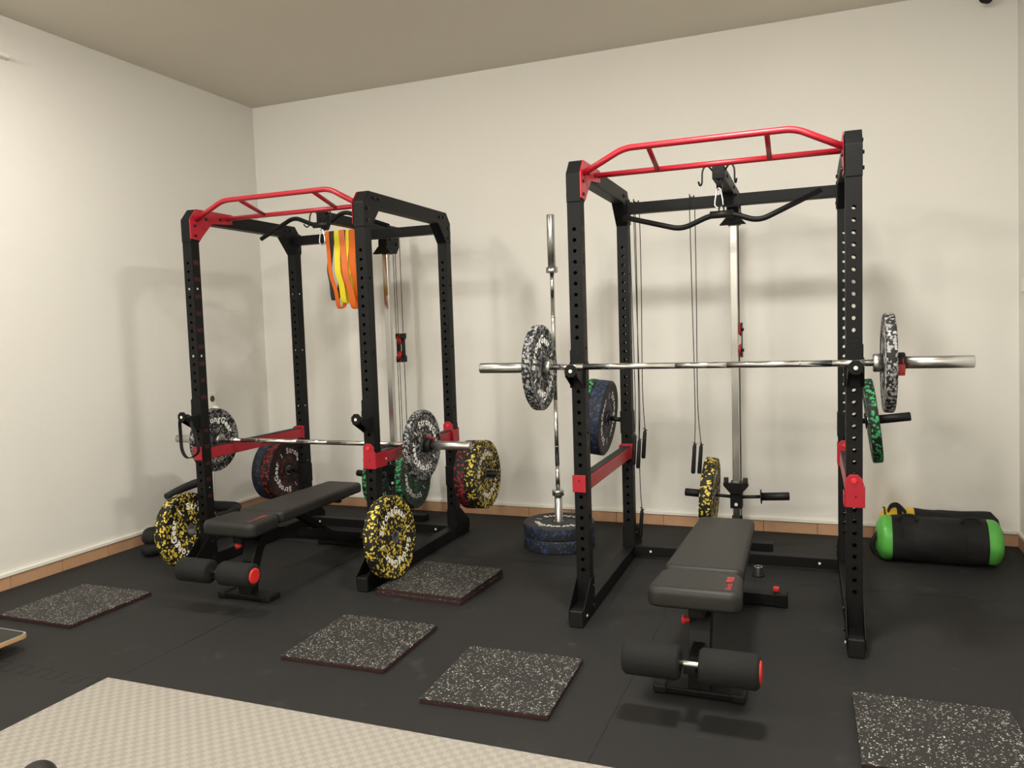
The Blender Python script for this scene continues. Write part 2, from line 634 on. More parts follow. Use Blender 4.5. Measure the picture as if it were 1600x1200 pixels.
for kind, x, y, z, pw in LAMPS:
    place = {-2.68: 'in the row nearest the back wall', -5.7: 'in the middle row', -8.5: 'in the rearmost row'}[y] + \
        (', left wall side' if x < 2 else ', right wall side')
    if kind == 'globe':
        t = thing('ceiling_lamp', (x, y, H), 'unseen white globe lamp added as fill ' + place, 'lamp', group='ceiling lamps')
        MB().lathe([(0.001, -0.03), (0.05, -0.028), (0.06, 0)], 24).build('ceiling_rose', M['white'], t)
        MB().cyl((0, 0, -0.03), (0, 0, z + GLOBE + 0.012 - H), 0.012, 12).build('stem', M['white'], t)
    else:
        t = thing('ceiling_lamp', (x, y, H), 'square white ceiling panel lamp ' + place, 'lamp', group='ceiling lamps')
        MB().box(-0.22, 0.22, -0.22, 0.22, z + 0.006 - H, 0).build('housing', M['white'], t, 0.004)

# ------------------------------------------------------------------ power racks
W, D, S = 1.246, 0.995, 0.064
BT, BB = 2.148, 2.072     # top beam
HZ = [1.832 - 0.05 * k for k in range(33)]


def bolt_on(parent, p, d, r=0.009, h=0.008, mat='bolt', name='bolt'):
    p, d = Vector(p), Vector(d)
    return MB().tube([p, p + d * h], r, 6 if mat == 'bolt' else 14).build(name, M[mat], parent, 0.0015)


def upright(root, u0, v0):
    mb = MB(); r = 0.0088
    zb, zt = 0.05, BT
    hz = [z - zb for z in HZ if z > 0.2]
    side = [z - zb for z in (1.682, 1.282, 0.882, 0.482)]
    ht = zt - zb
    mb.holes((u0, v0, zb), (1, 0, 0), (0, 0, 1), S, ht - 0.062, hz, r)
    mb.holes((u0, v0 + S, zb), (1, 0, 0), (0, 0, 1), S, ht - 0.062, hz, r)
    mb.holes((u0, v0, zb), (0, 1, 0), (0, 0, 1), S, ht - 0.062, side, r * 0.9)
    mb.holes((u0 + S, v0, zb), (0, 1, 0), (0, 0, 1), S, ht - 0.062, side, r * 0.9)
    return mb.build('upright', M['black'], root, fix=False)


def horn(root, p, sx, tilt, rod, tube, rbase=0.014):
    p = Vector(p); d = Vector((sx * math.cos(tilt), 0, math.sin(tilt)))
    mb = MB()
    mb.cyl(p, p + d * rod, rbase, 16)
    mb.tube([p + d * (rod - 0.006), p + d * rod], 0.042, 24)
    a = p + d * rod; b = p + d * (rod + tube)
    mb.tube([a, b - d * 0.004, b], [0.0235, 0.0235, 0.0205], 24)
    return mb.build('weight_horn', M['plastic'], root)


def make_rack(label, loc, rz, safe_z, hook_z, horns, lat):
    root = thing('power_rack', (loc[0], loc[1], 0), label, 'power rack', rz, 'power racks')
    for u0 in (0, W - S):
        for v0 in (0, D):
            up = upright(root, u0, v0)
            if u0 == 0 and v0 == 0:
                for i, n in enumerate(range(180, 30, -10)):
                    z = n / 100 + 0.024
                    tw = line_text(MB(), str(n), 0.034, lambda x, y: (0, 0, 0))
                    nm = MB(); line_text(nm, str(n), 0.034, lambda x, y: (S + 0.0008, 0.032 - tw / 2 + x, z + y))
                    nm.build('height_number', M['redmark'], up, fix=False)
    for u0, sgn in ((0, 1), (W - S, -1)):
        e = 0.0015
        # top beam with chamfered corners and gussets, seen from the side as one welded frame
        L = D + S
        poly = [(-0.004, BT - 0.062), (0.052, BT + 0.003), (L - 0.052, BT + 0.003), (L + 0.004, BT - 0.062), (L + .004, 1.955), (L - S - 0.002, 1.955),
                (L - 0.17, BB), (0.17, BB), (S + 0.002, 1.955), (-0.004, 1.955)]
        MB().prism(poly, 0, u0 - e, u0 + S + e).build('top_beam', M['black'], root, 0.003)
        tb = root.children[-1]
        out = u0 - e if sgn > 0 else u0 + S + e
        inn = u0 + S + e if sgn > 0 else u0 - e
        for (v, z) in ((0.03, 2.055), (0.03, 1.992), (0.10, 2.118), (0.155, 2.118), (L - 0.03, 2.055), (L - 0.03, 1.992), (L - 0.10, 2.118), (L - 0.15, 2.112)):
            bolt_on(tb, (out, v, z), (-sgn, 0, 0))
            if v > 0.5: bolt_on(tb, (inn, v, z), (sgn, 0, 0))
        # base
        MB().box(u0, u0 + S, -0.125, L + 0.125, 0.004, 0.076).build('base_beam', M['black'], root, 0.003)
        for v0, dv in ((-0.138, 1), (L + 0.138, -1)):
            MB().box(u0 - 0.001, u0 + S + 0.001, *sorted((v0, v0 + dv * 0.05)), 0, 0.08).build('foot_cap', M['plastic'], root, 0.006)
            fb = MB()
            for ua in (u0 - 0.005, u0 + S + 0.001):
                a, b, c = v0 + dv * 0.004, v0 + dv * 0.138, v0 + dv * (0.138 + S)
                fb.prism([(a, 0.03), (a, 0.082), (b, 0.192), (c, 0.192), (c, 0.03)], 0, ua, ua + 0.004)
            fo = fb.build('foot_bracket', M['black'], root, 0.0012)
            for zz in (0.055, 0.15):
                bolt_on(fo, (inn + sgn * 0.004, v0 + dv * 0.165, zz), (sgn, 0, 0), 0.008)
            bolt_on(fo, (inn + sgn * 0.004, v0 + dv * 0.05, 0.045), (sgn, 0, 0), 0.006, 0.005, 'dot')
    MB().box(S, W - S, D + 0.003, D + S - 0.003, 0.02, 0.078).build('base_crossbeam', M['black'], root, 0.003)
    bc = root.children[-1]
    for u in (0.16, W - 0.16): bolt_on(bc, (u, D + 0.003, 0.05), (0, -1, 0), 0.007, 0.004, 'dot')
    MB().box(S, W - S, D + 0.004, D + S - 0.004, 2.022, 2.084).build('rear_crossbeam', M['black'], root, 0.003)
    rc = root.children[-1]
    for u in (S, W - S - 0.006):
        MB().box(u, u + 0.006, D - 0.004, D + S + 0.004, 1.965, 2.10).build('end_plate', M['black'], rc, 0.001)

    # pull-up bar, its brackets and cross links
    pb = MB()
    fu, fz, fv = 0.256, 2.186, 0.065
    front = fillet([(S + 0.006, 0.046, 2.088), (fu, fv, fz), (W - fu, fv, fz), (W - S - 0.006, 0.046, 2.088)], 0.045, 8)
    pb.tube(front, 0.0145, 18)
    pb.tube([(S + 0.006, 0.305, 2.122), (W - S - 0.006, 0.305, 2.122)], 0.0135, 18)
    pbo = pb.build('pull_up_bar', M['red'], root)
    for u in (0.366, W - 0.370):
        MB().cyl((u, fv, fz), (u, 0.305, 2.122), 0.0115, 14).build('grip_link', M['red'], pbo)
    for u, sg in ((S + 0.0035, 1), (W - S - 0.0035, -1)):
        pl = [(-0.006, 2.087), (0.045, 2.150), (0.20, 2.152), (0.357, 2.152), (0.357, 2.092), (0.175, 2.075), (0.066, 1.967), (-0.006, 1.972)]
        bp = MB().prism(pl, 0, u - 0.002, u + 0.004 if sg > 0 else u - 0.004).build('bar_bracket', M['red'], pbo, 0.001)
        for (v, z) in ((0.03, 2.052), (0.03, 1.993), (0.125, 2.10), (0.245, 2.112)):
            b = bolt_on(pbo, (u + sg * 0.004, v, z), (sg, 0, 0))

    # safety arms
    for u0, front_tab in ((0.0, False), (W - S, True)):
        z0, z1 = safe_z, safe_z + 0.066
        MB().box(u0 + 0.006, u0 + S - 0.006, S + 0.004, D - 0.004, z0, z1).build('safety_bar', M['red'], root, 0.003)
        sb = root.children[-1]
        MB().box(u0 + 0.010, u0 + S - 0.010, S + 0.012, D - 0.012, z1, z1 + 0.006).build('rubber_strip', M['rubber'], sb, 0.002)
        cl = MB()
        x0, x1 = u0 - 0.004, u0 + S + 0.004
        if front_tab:
            zt = z1 + 0.062
            a = 0.020
            pl = [(x0, z0 - 0.012), (x1 + 0.004, z0 - 0.012), (x1 + 0.004, z1 + 0.012), (x1 - 0.004, z1 + 0.018), (x1 - 0.004, zt - a), (x1 - 0.004 - a, zt), (x0 + a, zt), (x0, zt - a)]
            cl.prism(pl, 1, -0.010, -0.003)
            cl.box(x1, x1 + 0.005, -0.006, S + 0.05, z0 - 0.010, z1 + 0.008)
            cl.box(x0 - 0.005, x0, -0.006, S + 0.02, z0 - 0.010, z1 - 0.02)
            cl.build('safety_bracket', M['red'], sb, 0.002); cl = MB()
            cl.prism(pl, 1, D + S + 0.004, D + S + 0.010)
            cl.box(x1, x1 + 0.005, D - 0.02, D + S + 0.008, z0 - 0.010, z1 + 0.008)
            cl.prism(pl, 1, D - 0.010, D - 0.003)
        else:
            cl.box(x0 - 0.003, x1 - 0.010, -0.010, -0.003, z0, z1 + 0.016)
            cl.box(x0 - 0.004, x0, -0.006, S + 0.03, z0 + 0.004, z1 + 0.012)
            cl.build('safety_bracket', M['red'], sb, 0.002); cl = MB()
            cl.box(x0, x1, D - 0.010, D - 0.003, z0 - 0.006, z1 + 0.018)
            cl.box(x0 - 0.004, x0, D - 0.03, D + S, z0 + 0.004, z1 + 0.012)
        cl.build('safety_bracket', M['red'], sb, 0.002)
        if front_tab:
            for v in (-0.010, D - 0.010):
                bolt_on(sb, ((x0 + x1) / 2 - 0.002, v, z1 + 0.036), (0, -1, 0), 0.011, 0.006, 'redp', 'pin_cap')
            bolt_on(sb, (x0 + 0.04, -0.010, z0 + 0.035), (0, -1, 0), 0.004, 0.003)
            bolt_on(sb, (x1 + 0.005, 0.10, z0 + 0.030), (1, 0, 0), 0.006, 0.003, 'dot')
        else:
            bolt_on(sb, (x0 + 0.03, -0.010, z0 + 0.055), (0, -1, 0), 0.004, 0.003)

    # bar hooks
    for u0, so in ((0.0, -1), (W - S, 1)):
        uc = u0 + S / 2
        mb = MB()
        bz0, bz1 = hook_z - 0.085, hook_z + 0.108
        a = 0.018
        x0, x1 = u0 - 0.003, u0 + S + 0.003
        mb.prism([(x0, bz0), (x1, bz0), (x1, bz1 - a), (x1 - a, bz1), (x0 + a, bz1), (x0, bz1 - a)], 1, -0.008, -0.002)
        for sx in (x0 - 0.004, x1):
            mb.box(sx, sx + 0.004, -0.006, 0.05, bz0, bz0 + 0.12)
        mb.box(x0 + 0.008, x1 - 0.008, -0.112, -0.006, hook_z - 0.008, hook_z)
        for sx in (x0 + 0.006, x1 - 0.012):
            mb.prism([(-0.115, hook_z - 0.025), (-0.115, hook_z), (-0.006, hook_z), (-0.006, bz0 + 0.006), (-0.02, bz0 + 0.006)], 0, sx, sx + 0.006)
        o8 = [(uc + 0.031 * math.cos(PI / 8 + k * PI / 4), hook_z + 0.001 + 0.031 * math.sin(PI / 8 + k * PI / 4)) for k in range(8)]
        mb.prism(o8, 1, -0.124, -0.112)
        h = mb.build('bar_hook', M['black'], root, 0.002)
        bolt_on(h, (uc, -0.124, hook_z), (0, -1, 0), 0.0085, 0.004, 'dot', 'bolt_cap')
        bolt_on(h, (uc, -0.008, bz1 - 0.028), (0, -1, 0), 0.004, 0.003, 'bolt')

    # weight storage horns on the rear uprights
    for (side, z, tilt) in horns:
        u0 = 0 if side < 0 else W - S
        face = u0 if side < 0 else u0 + S
        br = MB()
        br.box(u0 - 0.004, u0 + S + 0.004, D - 0.004, D + S + 0.004, z - 0.075, z + 0.055)
        br.build('horn_bracket', M['black'], root, 0.002)
        horn(root, (face, D + S / 2, z), side, tilt, 0.075, 0.215)

    # lat tower behind the rack
    uc = 0.628
    MB().box(uc - 0.02, uc + 0.02, 1.262, 1.302, 0.07, 1.99).build('guide_rail', M['rail'], root, 0.003)
    th = MB()
    th.box(uc - 0.030, uc + 0.030, 1.235, 1.33, 1.945, 2.082)
    th.prism([(uc - 0.075, 1.945), (uc + 0.075, 1.945), (uc + 0.03, 1.995), (uc - 0.03, 1.995)], 1, 1.225, 1.26)
    th.prism([(1.24, 2.082), (1.42, 2.082), (1.42, 2.00), (1.38, 1.95), (1.24, 1.95)], 0, uc - 0.034, uc - 0.030)
    th.prism([(1.24, 2.082), (1.42, 2.082), (1.42, 2.00), (1.38, 1.95), (1.24, 1.95)], 0, uc + 0.030, uc + 0.034)
    tho = th.build('tower_head', M['black'], root, 0.002)
    for (v, z) in ((1.30, 2.05), (1.38, 2.02)): bolt_on(tho, (uc + 0.034, v, z), (1, 0, 0))
    MB().box(uc - 0.030, uc + 0.030, 0.50, 1.45, 2.085, 2.148).build('pulley_arm', M['black'], root, 0.003)
    pa = root.children[-1]
    for v in (0.62, 0.98): bolt_on(pa, (uc + 0.03, v, 2.115), (1, 0, 0))
    MB().box(uc - 0.045, uc + 0.045, D - 0.012, D + S + 0.09, 2.078, 2.086).build('saddle_plate', M['black'], pa)
    hk = MB()
    for sx in (-1, 1):
        hk.tube(smooth_path([(uc + sx * 0.03, 0.53, 2.13), (uc + sx * 0.055, 0.51, 2.155), (uc + sx * 0.075, 0.50, 2.13), (uc + sx * 0.078, 0.49, 2.07), (uc + sx * 0.085, 0.47, 2.055), (uc + sx * 0.09, 0.45, 2.07)], 5), 0.0045, 8)
    hk.build('bar_holder', M['plastic'], pa)

    def pulley(c, r, parent, ax=0):
        m = Matrix.Translation(Vector(c)) @ Matrix.Rotation(PI / 2, 4, 'Y')
        return MB().lathe([(0.006, -0.012), (r, -0.012), (r, -0.008), (r - 0.012, 0), (r, 0.008), (r, 0.012), (0.006, 0.012)], 28, m, closed=True).build('pulley', M['plastic'], parent)
    pulley((uc, 0.545, 2.075), 0.040, root)
    pulley((uc, 1.41, 2.055), 0.045, root)
    fp = MB()
    for sx in (-0.020, 0.016):
        fp.prism([(1.385, 1.166), (1.475, 1.166), (1.475, 1.205), (1.455, 1.225), (1.455, 1.325), (1.475, 1.345), (1.475, 1.377), (1.385, 1.377), (1.385, 1.345), (1.405, 1.325), (1.405, 1.225), (1.385, 1.205)], 0, uc + 0.012 + sx, uc + 0.016 + sx)
    fpo = fp.build('pulley_block', M['black'], root)
    for z in (1.21, 1.335):
        po = pulley((uc + 0.012, 1.43, z), 0.040, fpo); po.data.materials.clear(); po.data.materials.append(M['redp'])
        bolt_on(fpo, (uc + 0.032, 1.43, z), (1, 0, 0), 0.011, 0.010)
    cb = MB()
    for v, z0, z1 in ((1.365, 0.45, 2.05), (1.395, 1.335, 2.05), (1.466, 1.335, 2.08), (1.395, 0.12, 1.21), (1.466, 0.12, 1.21)):
        cb.cyl((uc + 0.012, v, z0), (uc + 0.012, v, z1), 0.0026, 8)
    cb.cyl((uc, 0.54, 2.112), (uc, 1.44, 2.112 + 0.04), 0.0026, 8)
    cb.cyl((uc, 0.508, 2.07), (uc, 0.508, 2.035), 0.0026, 8)
    cb.build('cable', M['plastic'], root)
    # carriage with two horns
    cg = MB()
    cg.box(uc - 0.034, uc + 0.034, 1.24, 1.325, 0.275, 0.43)
    cg.prism([(uc - 0.072, 0.430), (uc - 0.072, 0.414), (uc - 0.03, 0.365), (uc + 0.03, 0.365), (uc + 0.072, 0.414), (uc + 0.072, 0.430)], 1, 1.225, 1.245)
    cgo = cg.build('carriage', M['black'], root, 0.002)
    for sx in (-1, 1):
        MB().cyl((uc + sx * 0.055, 1.235, 0.43), (uc + sx * 0.055, 1.235, 0.462), 0.014, 14).build('bumper', M['rubber'], cgo, 0.002)
        horn(root, (uc + sx * 0.03, 1.25, 0.345), sx, R(3.5), 0.115, 0.155, 0.010)
    bolt_on(cgo, (uc, 1.24, 0.30), (0, -1, 0), 0.010, 0.005, 'dot')
    tf = MB()
    tf.box(uc - 0.03, uc + 0.03, D + S, 1.36, 0.01, 0.075)
    tf.prism([(1.30, 0.075), (1.36, 0.075), (1.31, 0.22), (1.30, 0.22)], 0, uc - 0.03, uc + 0.03)
    tf.box(uc - 0.20, uc + 0.20, 1.33, 1.40, 0.0, 0.05)
    tf.build('tower_base', M['black'], root, 0.002)
    # carabiner at the arm tip
    cz = 2.028
    pts = [(uc + a, 0.508, cz + b) for a, b in ((0, 0.012), (-0.010, 0.004), (-0.012, -0.012), (-0.018, -0.045), (-0.019, -0.068), (-0.008, -0.082), (0.008, -0.082), (0.019, -0.068), (0.018, -0.045), (0.012, -0.012), (0.010, 0.004))]
    MB().tube(smooth_path(pts, 4, True), 0.0038, 8, closed=True).build('carabiner', M['chrome'], root)
    return root


HT = R(7)
rackR = make_rack('black power rack with red pull-up bar beside the right wall, loaded barbell on its hooks', (3.2293, -1.8372), 0.012,
                  0.605, 1.183, [(-1, 0.825, HT), (1, 0.825, HT)], None)
rackL = make_rack('black power rack with red pull-up bar near the left wall, coloured bands hung inside', (0.8062, -1.6918), 0.0063,
                  0.657, 0.930, [(-1, 0.405, R(3)), (1, 0.430, R(2))], None)
MR = Matrix.Translation((3.2293, -1.8372, 0)) @ Matrix.Rotation(0.012, 4, 'Z')
ML = Matrix.Translation((0.8062, -1.6918, 0)) @ Matrix.Rotation(0.0063, 4, 'Z')

# lat bars


def lat_bar(mw, pts, label):
    root = thing('lat_bar', (0, 0, 0), label, 'cable bar', group='lat bars')
    c = mw @ Vector(pts[len(pts) // 2 - 1]).lerp(Vector(pts[len(pts) // 2]), 0.5)
    root.location = c
    wp = [mw @ Vector(p) - c for p in pts]
    MB().tube(fillet(wp, 0.05, 6), 0.0135, 16).build('bar', M['black'], root)
    a, b = wp[len(pts) // 2 - 1], wp[len(pts) // 2]
    d = (b - a).normalized(); m = (a + b) / 2
    MB().cyl(m - d * 0.055, m + d * 0.055, 0.0185, 18).build('centre_sleeve', M['plastic'], root)
    MB().tube(smooth_path([m + Vector((0.012, 0, 0.014)), m + Vector((0.010, 0, 0.036)), m + Vector((0, 0, 0.044)), m + Vector((-0.010, 0, 0.036)), m + Vector((-0.012, 0, 0.014))], 5), 0.004, 8).build('eyelet', M['plastic'], root)


lat_bar(MR, [(0.150, 0.505, 1.937), (0.445, 0.505, 1.853), (0.590, 0.505, 1.912), (0.690, 0.505, 1.912), (0.815, 0.505, 1.866), (1.098, 0.505, 1.990)],
        'black bent lat bar with raised ends, hung in the rack by the right wall')
lat_bar(ML, [(0.172, 0.50, 2.010), (0.435, 0.50, 2.128), (0.580, 0.50, 2.066), (0.680, 0.50, 2.066), (0.798, 0.50, 2.135), (1.106, 0.50, 2.022)],
        'black bent lat bar with dropped ends, hung near the coloured bands')

# ------------------------------------------------------------------ barbells
BL, BC = 2.08, 1.375     # length, between collars


def make_barbell(label):
    root = thing('barbell', (0, 0, 0), label, 'barbell', group='barbells')
    sh = MB(); r = 0.0138
    h = BC / 2
    sh.tube([(-h, 0, 0), (-h + 0.16, 0, 0)], r, 24)
    sh.tube([(h - 0.16, 0, 0), (h, 0, 0)], r, 24)
    sh.tube([(-0.11, 0, 0), (0.11, 0, 0)], r, 24)
    sh.cur = 1
    sh.tube([(-h + 0.16, 0, 0), (-0.11, 0, 0)], r * 1.01, 24)
    sh.tube([(0.11, 0, 0), (h - 0.16, 0, 0)], r * 1.01, 24)
    sh.cur = 2
    for x in (-0.405, 0.405): sh.tube([(x - 0.003, 0, 0), (x + 0.003, 0, 0)], r * 1.03, 24)
    sh.build('shaft', [M['chrome'], M['chrome'], M['knurl']], root)
    for s in (-1, 1):
        a = s * h; b = s * BL / 2
        MB().tube([(a, 0, 0), (b - s * 0.003, 0, 0), (b, 0, 0)], [0.0248, 0.0248, 0.0225], 32).build('sleeve', M['sleeve'], root)
        c = root.children[-1]
        MB().tube([(a - s * 0.006, 0, 0), (a - s * 0.003, 0, 0), (a + s * 0.030, 0, 0)], [0.034, 0.037, 0.037], 32).build('collar', M['sleeve'], root)
    return root


barR = make_barbell('chrome barbell with two grey flecked plates racked on the hooks at chest height')
barR.matrix_world = MR @ Matrix.Translation((0.600, -0.048, 1.199))
barL = copy_tree(barR)
barL['label'] = 'chrome barbell with two grey flecked plates resting low on red safety bars'
barL.matrix_world = ML @ Matrix.Translation((0.670, 0.245, 0.745))
barS = copy_tree(barR)
barS['label'] = 'chrome barbell standing upright in the stacked blue plates between the racks'
barS.matrix_world = Matrix.Translation((2.762, -0.68, 1.0405)) @ Matrix.Rotation(-PI / 2, 4, 'Y') @ Matrix.Rotation(0.6, 4, 'X')

# ------------------------------------------------------------------ bumper plates


def plate_master(kind, rad, t, rim, face, lrad, lsize):
    root = bpy.data.objects.new('weight_plate', None)
    h = t / 2; e = 0.006
    rec = 0.30 * rad / 0.225 * 0.36
    mb = MB()
    pr = [(0.034, h - 0.004), (0.070, h - 0.004), (0.088, h - 0.007), (lrad - 0.012, h - 0.007), (lrad - 0.006, h - 0.003), (rad - 0.030, h - 0.003), (rad - 0.024, h, 1), (rad - e, h, 1),
          (rad - 0.0015, h - e * 0.6, 0), (rad, h - e * 1.6, 0)]
    F = [(q[0], q[1], 1) for q in pr[:8]] + [(q[0], q[1], 0) for q in pr[8:]]
    B = [(q[0], -q[1], 1 if i < 8 else 0) for i, q in enumerate(pr)][::-1]
    # material of segment i follows its first point; on the back use that of its second
    B = [(B[i][0], B[i][1], B[min(i + 1, len(B) - 1)][2]) for i in range(len(B))]
    mb.lathe(F + B, 72, closed=True)
    # the bore between the two faces is closed by the hub
    body = mb.build('rubber_body', [rim, face], root)
    hb = MB().lathe([(0.0262, h - 0.001), (0.0345, h - 0.001), (0.0345, -h + 0.001), (0.0262, -h + 0.001)], 36, smooth=False, closed=True)
    hb.build('hub', M['hub'], root)
    zl = h - 0.0022
    for flip in (False, True):
        z = -zl if flip else zl
        for mid, an in ((PI / 2, R(180)), (-PI / 2, 0.0)):
            lt = MB()
            arc_text(lt, 'StrongGear', lsize, lrad, mid, z, flip)
            c, s = math.cos(an), math.sin(an)
            q = []
            for (a, b) in ((lrad - 0.004, -0.0035), (lrad + lsize * 0.6, -0.0035), (lrad + lsize * 0.6, 0.0035), (lrad - 0.004, 0.0035)):
                q.append((c * a - s * b, s * a + c * b, z))
            lt.build('lettering', M['letters'], root, fix=False)
            tk = MB(); tk.add(q, [(3, 2, 1, 0) if flip else (0, 1, 2, 3)], False)
            tk.build('tick_mark', M['letters'], root, fix=False)
    return root


MASTER = {
    'grey': (0.200, 0.040, plate_master('grey', 0.200, 0.040, M['p_grey'], M['p_grey'], 0.116, 0.053)),
    'yellow': (0.225, 0.070, plate_master('yellow', 0.225, 0.070, M['p_yellow'], M['p_yellow'], 0.126, 0.056)),
    'red': (0.225, 0.074, plate_master('red', 0.225, 0.074, M['p_red'], M['p_darkred'], 0.126, 0.056)),
    'green': (0.225, 0.050, plate_master('green', 0.225, 0.050, M['p_green'], M['p_darkgreen'], 0.126, 0.056)),
    'blue': (0.225, 0.080, plate_master('blue', 0.225, 0.080, M['p_blue'], M['p_dark'], 0.126, 0.056)),
}
_used = set()
BASEX = Matrix(((0, 0, 1), (1, 0, 0), (0, 1, 0))).to_4x4()    # plate axis to +x, its y up


def plate(kind, c, label, tilt=0.0, spin=0.0, flat=False):
    rad, t, src = MASTER[kind]
    if kind in _used: o = copy_tree(src)
    else:
        _used.add(kind); o = src; COL.objects.link(o)
    tag(o, label, 'weight plate', 'bumper plates')
    if flat: m = Matrix.Translation(c) @ Matrix.Rotation(spin, 4, 'Z')
    else: m = Matrix.Translation(c) @ Matrix.Rotation(-R(tilt), 4, 'Y') @ BASEX @ Matrix.Rotation(spin, 4, 'Z')
    o.matrix_world = m
    return o


def local(mw, u, v, z):
    return mw @ Vector((u, v, z))


def on_bar(mw, u, v, z):
    return local(mw, u, v, z)


# on the racked bar
hB = BC / 2 + 0.030 + 0.0205
plate('grey', on_bar(MR, 0.600 - hB, -0.048, 1.1978), 'grey flecked plate on the racked barbell, at the end nearer the standing barbell', 0, R(25))
plate('grey', on_bar(MR, 0.600 + hB, -0.048, 1.1978), 'grey flecked plate on the racked barbell, at the end beside the right wall', 0, R(70))
plate('grey', on_bar(ML, 0.670 - hB, 0.245, 0.7438), 'grey flecked plate on the low barbell, at the end beside the left wall', 0, R(-8))
plate('grey', on_bar(ML, 0.670 + hB, 0.245, 0.7438), 'grey flecked plate on the low barbell, at the end above the yellow plate', 0, R(-37))


def on_horn(mw, u, z0, sx, tilt, kind, label, spin, face=None):
    """plate centred where the horn passes u"""
    face = (0 if sx < 0 else W) if face is None else face
    z = z0 + abs(u - face) * math.tan(tilt) - 0.0024
    return plate(kind, local(mw, u, D + S / 2, z), label, math.degrees(tilt) * sx, spin)


def on_tower(mw, u, sx, kind, label, spin):
    z = 0.345 + abs(u - (0.628 + sx * 0.03)) * math.tan(R(3.5)) - 0.0024
    return plate(kind, local(mw, u, 1.25, z), label, 3.5 * sx, spin)


on_horn(MR, -0.122, 0.825, -1, HT, 'blue', 'blue flecked plate hung beside the standing barbell, nearest the rack post', R(100))
on_horn(MR, -0.190, 0.825, -1, HT, 'green', 'green flecked plate hung behind a blue plate beside the standing barbell', R(40))
on_horn(MR, W + 0.105, 0.825, 1, HT, 'green', 'green flecked plate hung alone on a rack horn beside the right wall', R(60))
on_horn(ML, -0.146, 0.405, -1, R(3), 'red', 'red flecked plate hung on a rack horn in front of a blue one', R(-55))
on_horn(ML, -0.225, 0.405, -1, R(3), 'blue', 'blue flecked plate hung behind a red plate near the left wall', R(50))
on_horn(ML, W + 0.116, 0.430, 1, R(2), 'red', 'red flecked plate hung between a rack post and a yellow plate', R(20))
on_horn(ML, W + 0.190, 0.430, 1, R(2), 'yellow', 'yellow flecked plate hung outermost beside a red plate, on a rack horn', R(25))
on_tower(MR, 0.475, -1, 'yellow', 'yellow flecked plate hung low on a lat tower in front of the back wall', R(35))
on_tower(ML, 0.528, -1, 'green', 'green flecked plate on the lat tower, half hidden behind the bench', R(-50))
on_tower(ML, 0.792, 1, 'green', 'green flecked plate on the lat tower, showing below the grey plate', R(-43))
TH = 0.0205
plate('yellow', (2.110, -1.655, 2 * TH + 0.225), 'yellow flecked plate leaning on a rack post, standing on stacked rubber tiles', 5, R(8))
plate('yellow', (0.732, -1.715, 0.229), 'yellow flecked plate leaning by the coiled rope, standing on the floor', 6, R(-60))
plate('blue', (2.762, -0.68, 0.0405), 'blue flecked plate flat on the floor, bottom of the stack of two', 0, R(80), True)
plate('blue', (2.762, -0.68, 0.121), 'blue flecked plate flat on another blue plate, top of the stack', 0, R(172), True)

# bar clamps


def clamp(mw, u, v, z, label, turn=0.0):
    root = thing('bar_clamp', local(mw, u, v, z), label, 'clamp', group='bar clamps')
    root.rotation_euler = (turn, 0, 0)
    m = Matrix.Rotation(PI / 2, 4, 'Y')
    MB().lathe([(0.0265, -0.019), (0.037, -0.019), (0.041, -0.014), (0.041, 0.014), (0.037, 0.019), (0.0265, 0.019)], 32, m, closed=True).build('ring', M['plastic'], root)
    lv = MB()
    lv.box(-0.016, 0.016, -0.050, -0.030, -0.042, -0.004)
    lv.box(-0.016, 0.016, -0.046, 0.010, -0.050, -0.030)
    lv.box(-0.016, -0.010, -0.047, -0.037, -0.004, 0.018)
    lv.box(0.004, 0.010, -0.047, -0.037, -0.004, 0.018)
    lv.build('lever', M['reddark'], root, 0.003)


clamp(MR, 0.600 + hB + 0.041, -0.048, 1.199, 'black and red clamp on the racked barbell beside the right wall')
clamp(ML, 0.670 + hB + 0.041, 0.245, 0.745, 'black and red clamp on the low barbell, outside its grey plate', R(165))

# ------------------------------------------------------------------ benches


def rrect(x0, x1, y0, y1, r, taper=0.0, n=5):
    """rounded outline, ccw; taper narrows the y1 end"""
    out = []
    for cx, cy, a0 in ((x1 - r, y0 + r, -90), (x1 - r - taper, y1 - r, 0), (x0 + r + taper, y1 - r, 90), (x0 + r, y0 + r, 180)):
        for k in range(n + 1):
            a = R(a0 + 90 * k / n); out.append((cx + r * math.cos(a), cy + r * math.sin(a)))
    return out


